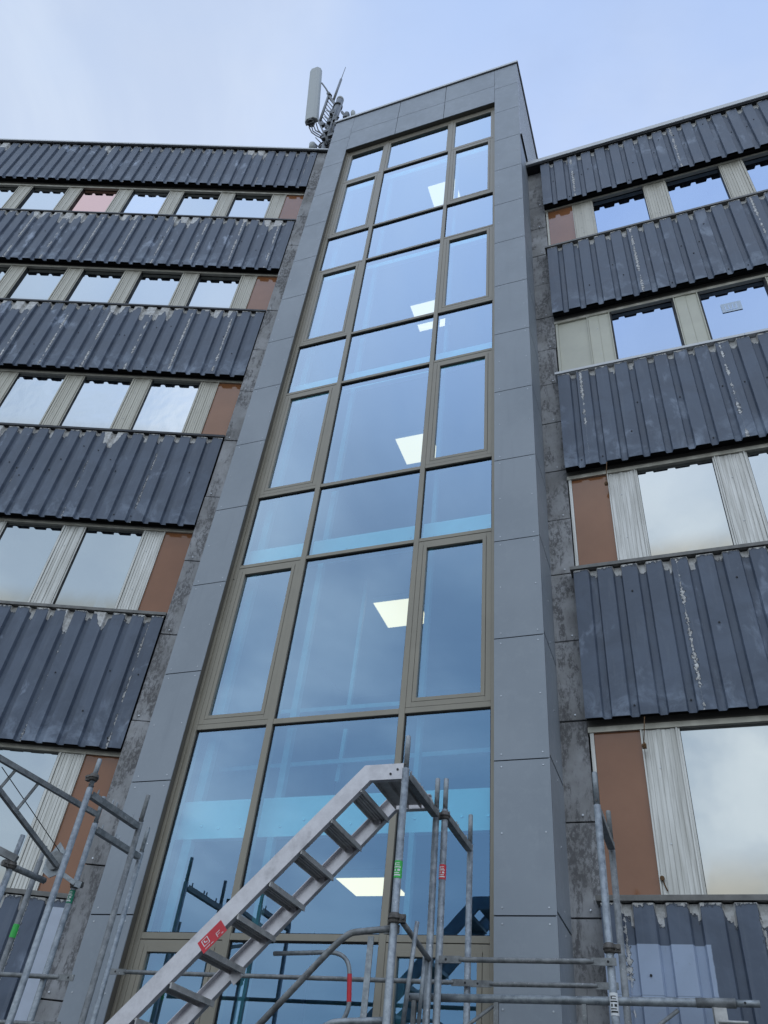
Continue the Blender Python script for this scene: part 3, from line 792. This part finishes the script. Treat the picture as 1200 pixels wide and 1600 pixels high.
# aluminium stairs
YA, YB = 5.02, 5.61
st = thing('aluminium_stairs', WF(-3.2, 5.3, .2), 'silver aluminium stairs climbing right to a short landing, red tag on the side', 'stairs')
def stringer(Y, s_):
    # side profile in x,z: foot, top edge, head landing
    topE = [(-4.30, .335), (-4.115, .335), (-2.153, 2.340), (-1.835, 2.340)]
    botE = [(-1.835, 2.236), (-2.108, 2.236), (-4.065, .225), (-4.30, .225)]
    web = [WF(x, Y, z) for x, z in topE+botE]
    b = MB().use('aluminium').prism(web, (0, .004*s_, 0))
    fl = .045*s_
    def strip(p, q, w): 
        p, q = WF(p[0], Y, p[1]), WF(q[0], Y, q[1]); t = (q-p).normalized(); n_ = Vector((-t.z, 0, t.x))*.0045
        b.prism([p, q, q+n_, p+n_], (0, w, 0))
    for p, q in zip(topE[:-1], topE[1:]): strip(p, q, fl)
    for p, q in zip(botE[:-1], botE[1:]): strip(p, q, fl)
    o = b.build('stringer', st)
    return o
TRX, TRZ = -2.228, 2.176
s1 = stringer(YA, 1); s2 = stringer(YB, -1)
for k in range(9):
    x = TRX-.1965*k; z = TRZ-.2060*k
    b = MB().use('aluminium_dull')
    ya, yb = YA+.006, YB-.006
    b.box(x-.066, x+.066, ya, yb, z, z+.012)                       # deck
    for xx in (-.066, .056): b.box(x+xx, x+xx+.010, ya, yb, z-.024, z-.0005)    # front and rear lips
    for xx in (-.030, -.004, .022): b.box(x+xx, x+xx+.006, ya, yb, z-.007, z-.0005)
    b.use('aluminium')
    for yy in (ya+.002, yb-.03): b.tube([WF(x, yy, z-.018), WF(x, yy+.028, z-.018)], .010, 8)
    b.build('tread', st)
b = MB().use('aluminium_dull').box(-2.10, -1.80, YA+.05, YB-.05, 2.262, 2.272)
for xx in (-2.10, -2.0, -1.9, -1.806): b.box(xx, xx+.006, YA+.05, YB-.05, 2.232, 2.2615)
b.build('landing', st)
b = MB().use('gasket')
for xx, zz in ((-1.905, 2.30), (-1.955, 2.27)): b.tube([WF(xx, YA-.006, zz), WF(xx, YA+.001, zz)], .008, 10)
b.build('bolts', st)
# red tag on the near stringer, drawn along its slope with a framed tick and two lines
sl_ = Vector((1, 0, 1.022)).normalized(); nr = Vector((-sl_.z, 0, sl_.x))
c0 = at(332, 1464, YA)
def plate(b, u0, u1, v0, v1, dy):
    pts = [c0+sl_*u+nr*v+Vector((0, -dy, 0)) for u, v in ((u0, v0), (u1, v0), (u1, v1), (u0, v1))]
    b.prism(pts, (0, .0012, 0))
b = MB().use('red_tag'); plate(b, -.10, .10, -.043, .046, .0016)
b.use('white_tag')
for (u0, u1, v0, v1) in ((-.075, -.070, -.012, .034), (-.030, -.025, -.012, .034), (-.0695, -.0305, -.012, -.0085), (-.0695, -.0305, .0305, .034), (-.060, -.052, .006, .022), (-.051, -.038, .002, .008),
                         (-.075, -.035, -.030, -.026), (-.028, -.008, -.032, -.028), (.028, .032, -.030, .0), (.0325, .062, -.004, .0), (.0325, .055, -.018, -.015), (.06, .075, -.032, -.028)):
    plate(b, u0, u1, v0, v1, .0030)
b.build('tag_plate', s1)
p = at(367, 1527, YB-.05)
b = MB().use('aluminium'); b.bar(p-sl_*.035, p+sl_*.045, .004, .075, nr); b.use('galvanised').tube([p+sl_*.03+nr*.02, p+sl_*.04+nr*.06-Vector((.04, 0, 0))], .009, 8)
b.build('hinge_plate', st)

# stair guard rails (bent tubes)
Yh = 4.965
P = lambda x, y: at(x, y, Yh)
pts = [P(612, 1452), P(590, 1453)] + arc(P(590, 1453), P(541, 1458), P(400, 1606), 8, .25) + [P(330, 1680)]
sg = thing('stair_guard', tuple(P(560, 1600)), 'bent galvanised stair guard in front, running down left from the green tagged post', 'guard rail', 'stair guards')
b = MB().use('galvanised_old').tube(pts, .0195, 14); b.bar(P(600, 1453), P(624, 1452), .010, .048); b.build('top_tube', sg)
MB().use('galvanised').bar(P(580, 1463), P(566, 1606), .038, .008, (0, 1, 0)).build('flat_post', sg)
b = MB().use('galvanised').tube([P(505, 1606)] + arc(P(505, 1606), P(522, 1597), P(600, 1595), 5, .3) + [P(604, 1595)], .0195, 14); b.build('lower_tube', sg)
Yh2 = 5.64
Q = lambda x, y: at(x, y, Yh2)
pts = [Q(428, 1490), Q(470, 1489)] + arc(Q(470, 1489), Q(546, 1487), Q(546, 1560), 9, .45) + arc(Q(546, 1540), Q(545, 1582), Q(515, 1620), 6, .4)
sg2 = thing('stair_guard', tuple(Q(545, 1600)), 'looped stair guard tube with a red band, behind the flat post', 'guard rail', 'stair guards')
MB().use('galvanised').tube(pts, .0150, 14).build('loop_tube', sg2)
MB().use('red_tag').tube([Q(546.3, 1522), Q(545.2, 1566)], .0162, 14, caps=False).build('red_band', sg2)
# thin spare tubes beside the stair head
for (a, b_, Y, r, lab) in (((664, 1492), (653, 1610), 5.60, .013, 'thin upright tube between the two tagged posts'), ((652, 1440), (628, 1610), 5.0, .0135, 'thin upright tube tight behind the green tagged post')):
    rail(at(*a, Y), at(*b_, Y), lab, r=r, flat=False, m='galvanised', group='thin upright scaffold tubes', name='scaffold_tube')

# hoist bracket on the left frame: two chords, rungs, cable and pulley plate
p0 = at(150, 1272, 5.60); 
def at_z(px, py, z):
    d = at(px, py, 1.) - Vector((0, 0, H0)); k = (z-H0)/d.z; return Vector((d.x*k, d.y*k, z))
p1 = at_z(-60, 1150, p0.z); q0 = at(88, 1352, 5.50); f_ = .0
hb = thing('hoist_bracket', tuple(p0), 'triangular lattice hoist bracket with cable and pulley, before the bottom left window', 'hoist bracket')
MB().use('galvanised_old').bar(p0, p1, .035, .04).build('upper_chord', hb)
q1 = p1 - (p1-p0).normalized()*.02 + Vector((0, 0, -.03))
def along(px, py, A, B):            # point on segment A-B seen nearest to the pixel
    best = None
    for i in range(401):
        X = A.lerp(B, i/400); v = X-Vector((0, 0, H0)); u_ = 600+F_PX*v.dot(rt2)/v.dot(fw); w_ = 800-F_PX*v.dot(up2)/v.dot(fw)
        e = (u_-px)**2+(w_-py)**2
        if best is None or e < best[0]: best = (e, X)
    return best[1]
MB().use('galvanised_old').bar(q0, q1, .032, .035).build('lower_chord', hb)
for a, c_ in (((25, 1204), (12, 1223)), ((61, 1223), (37, 1258))):
    MB().use('galvanised_old').bar(along(*a, p0, p1), along(*c_, q0, q1), .020, .020).build('rung', hb)
MB().use('cable_black').tube([along(3, 1196, p0, p1)+Vector((0, 0, -.05)), at(93, 1330, 5.5)], .0035, 6).build('cable', hb)
c = at(88, 1346, 5.53)
b = MB().use('galvanised'); pl_ = [c+Vector((-.12, 0, .02)), c+Vector((-.03, 0, .16)), c+Vector((.12, 0, .02)), c+Vector((.10, 0, -.09)), c+Vector((-.02, 0, -.13)), c+Vector((-.11, 0, -.08))]
b.prism(pl_, (0, .008, 0)); b.use('galvanised_old')
b.tube([c+Vector((0, -.03, 0)), c+Vector((0, .02, 0))], .075, 24); b.build('pulley_plate', hb)
b = MB().use('galvanised'); b.bar(c+Vector((.06, 0, -.08)), at(117, 1380, 5.6), .012, .035); b.bar(at(117, 1380, 5.6), at(126, 1383, 5.64), .012, .05); b.build('link_arm', hb)

# small frame at the far left edge, nearer the camera
t = thing('scaffold_frame', tuple(at(15, 1400, 4.6)), 'scaffold frame cut by the left edge, its tube end before the mullion', 'scaffold frame', 'scaffold frames in front of the tower')
def vert(px, py, Y, dz, r, m):
    p = at(px, py, Y); return MB().use(m).tube([Vector((p.x, p.y, .02)), p-Vector((0, 0, dz)), p-Vector((0, 0, dz-.001)), p], [r, r, r*.78, r*.78], 16)
vert(36, 1305, 4.93, .16, RT, 'galvanised').build('standard', t)
b = vert(71, 1322, 5.67, .12, RT, 'galvanised_old'); b.build('standard', t)
sx = at(71, 1322, 5.67)
b = MB(); clamp(b, (at(36, 1305, 4.93).x, 4.93, at(15, 1352, 4.93).z), (-.4, -1, 0)); b.build('coupler', t)
MB().use('galvanised_old').bar(at(-40, 1309, 4.75), at(26, 1343, 4.93), .05, .05).build('transom', t)
b = MB().use('galvanised_old').tube([at(5, 1348, 4.88), at(69, 1376, 5.40)], .024, 16); b.build('outrigger_tube', t)
c_ = at(24, 1455, 5.67)
b = MB().use('green_tag').tube([Vector((sx.x, sx.y, c_.z-.05)), Vector((sx.x, sx.y, c_.z+.05))], RT+.0015, 16, caps=False); b.build('tag_sleeve', t)
rail(at(-60, 1519, 5.64), at(112, 1528, 5.64), 'short guard rail near the left edge across the apron', m='galvanised_old', r=.017)
rail(at(-60, 1594, 5.64), at(90, 1602, 5.64), 'guard rail at the bottom left corner', m='galvanised_old', r=.017)

# ------------------------------------------------------------------ mast on the roof behind
YM = 10.5
mm = thing('antenna_mast', tuple(at(500, 245, YM)), 'mobile phone antenna mast with a tall pale panel antenna on the left roof', 'antenna mast')
A = lambda x, y, dy=0.: at(x, y, YM+dy)
def up_(px, py, h, dy=0.):
    p = A(px, py, dy); return p, p+Vector((0, 0, h))
# main pole
pt = A(531, 158); pb = Vector((pt.x, pt.y, at(500, 300, YM).z-1.5))
MB().use('antenna_steel').tube([pb, pt], .14, 18).build('pole', mm)
b = MB().use('antenna_shell').tube([pt+Vector((0, 0, .0)), pt+Vector((0, 0, .16)), pt+Vector((0, 0, .21))], [.145, .145, .09], 18)
b.build('pole_cap', mm)
for k in (.6, 1.9, 3.0): MB().use('steel_dark').tube([pt-Vector((0, 0, k)), pt-Vector((0, 0, k-.12))], .18, 18).build('pole_collar', mm)
for q_, w_, h_ in (((520, 176), .22, .30), ((515, 190), .18, .26), ((524, 186), .16, .34), ((511, 206), .24, .22), ((517, 212), .2, .2), ((541, 181), .22, .30), ((506, 216), .16, .18), ((504, 196), .16, .2)):
    c = A(*q_, -.2); MB().use('steel_dark').box(c.x-w_/2, c.x+w_/2, c.y-.06, c.y+.06, c.z-H0-h_/2, c.z-H0+h_/2).build('bracket', mm, .01)
for qa, qb in (((535, 160), (516, 212)), ((526, 168), (508, 226)), ((538, 178), (548, 186)), ((498, 190), (512, 222)), ((508, 182), (524, 196)), ((511, 172), (529, 184))):
    MB().use('antenna_steel').tube([A(*qa, -.22), A(*qb, -.22)], .035, 8).build('brace_tube', mm)
# panel antenna
pt2 = A(492, 112); pb2 = A(492, 190); pb2 = Vector((pt2.x, pt2.y, pb2.z))
prof = [(-.16, .06), (-.15, -.05), (-.08, -.11), (.08, -.11), (.15, -.05), (.16, .06)]
zb_, zt_ = at(489, 190, YM).z, at(494, 111, YM).z; cx_, cy_ = at(491, 150, YM).x, YM
tilt = (at(494, 111, YM).x - at(487, 190, YM).x)
b = MB().use('antenna_shell'); n = len(prof)
for zz, off in ((zb_, 0), (zt_-.06, 1), (zt_, 1)):
    k_ = .8 if zz == zt_ else 1.
    for px_, py_ in prof: b.v.append(Vector((at(487, 190, YM).x + (tilt*off) + px_*1.75*k_, YM+py_*1.5*k_, zz)))
for l in range(2):
    for i in range(n): j = (i+1) % n; b.face([l*n+i, l*n+j, (l+1)*n+j, (l+1)*n+i])
b.face(list(range(n))); b.face([2*n+i for i in range(n)])
b.build('panel_antenna', mm, .03)
b = MB().use('steel_dark').tube([Vector((at(487, 190, YM).x, YM, zb_-.14)), Vector((at(487, 190, YM).x, YM, zb_-.002))], .15, 14)
for k in range(4): b.tube([Vector((at(487, 190, YM).x-.12+.08*k, YM-.05, zb_-.3)), Vector((at(487, 190, YM).x-.12+.08*k, YM-.05, zb_-.1))], .025, 8)
b.build('connector_box', mm)
b = MB().use('antenna_steel')
b.tube([A(503, 130, .1), A(509, 138, .1), A(514, 147, .1)], .035, 8); b.build('tilt_arm', mm)
for q_, k_ in (((513, 148, 525, 165), .09), ((501, 192, 520, 200), .09), ((534, 175, 541, 183), .08), ((520, 205, 500, 214), .07)):
    MB().use('antenna_steel').bar(A(*q_[:2]), A(*q_[2:]), k_, k_).build('support_arm', mm)
b = MB().use('steel_dark').tube([A(513, 146), A(516, 150)], .08, 10); b.build('clamp', mm)
b = MB().use('antenna_steel'); r0, r1 = A(514, 148), A(499, 192); l0, l1 = A(522, 165, .1), A(509, 200, .1)
b.tube([r0, r1], .055, 10); b.tube([l0, l1], .04, 10)
for k in range(8):
    f = .1+.11*k; b.tube([r0.lerp(r1, f), A(524, 160, .1).lerp(A(508, 204, .1), f)], .018, 6)
for q_ in ((493, 215), (490, 222), (513, 212), (516, 219)): b.tube([A(*q_), A(q_[0]+8, q_[1]+8)], .02, 6)
b.build('ladder_bars', mm)
b = MB().use('antenna_steel').tube([A(521, 157), A(533, 124)], .05, 10); b.tube([A(533, 124), A(540, 105)], .014, 6); b.build('whip_aerial', mm)
for pts_ in ([(486, 194), (489, 205), (497, 210), (508, 216), (512, 232)], [(489, 194), (493, 204), (503, 209), (511, 214), (514, 232)], [(494, 193), (497, 203), (503, 210), (509, 222), (509, 234)], [(483, 199), (487, 207), (494, 212), (500, 215), (506, 220)]):
    MB().use('cable_black').tube([A(*q_) for q_ in pts_], .024, 6).build('cable', mm)
b = MB().use('cable_black')
for k in range(3):
    c = A(507, 225+k*2, -.1); N = 16
    b.tube([c+Vector((.22*math.cos(2*math.pi*i/N), .03*k, .22*math.sin(2*math.pi*i/N))) for i in range(N+1)], .03, 8)
b.build('cable_coil', mm)
b = MB().use('antenna_steel').tube([A(541, 190), A(542, 178)], .10, 12); b.tube([A(541, 186), A(547, 182)], .03, 6); b.build('small_dish', mm)
s0 = A(552, 188); b = MB().use('antenna_shell').tube([s0, A(551.6, 176), A(551.4, 173.5)], [.09, .09, .05], 14); b.build('small_antenna', mm)
b = MB().use('antenna_shell').tube([A(487, 236), A(488, 226), A(489, 224)], [.12, .12, .07], 14); b.use('steel_dark').tube([A(493, 236), A(492, 228)], .08, 10); b.build('rear_antenna', mm)
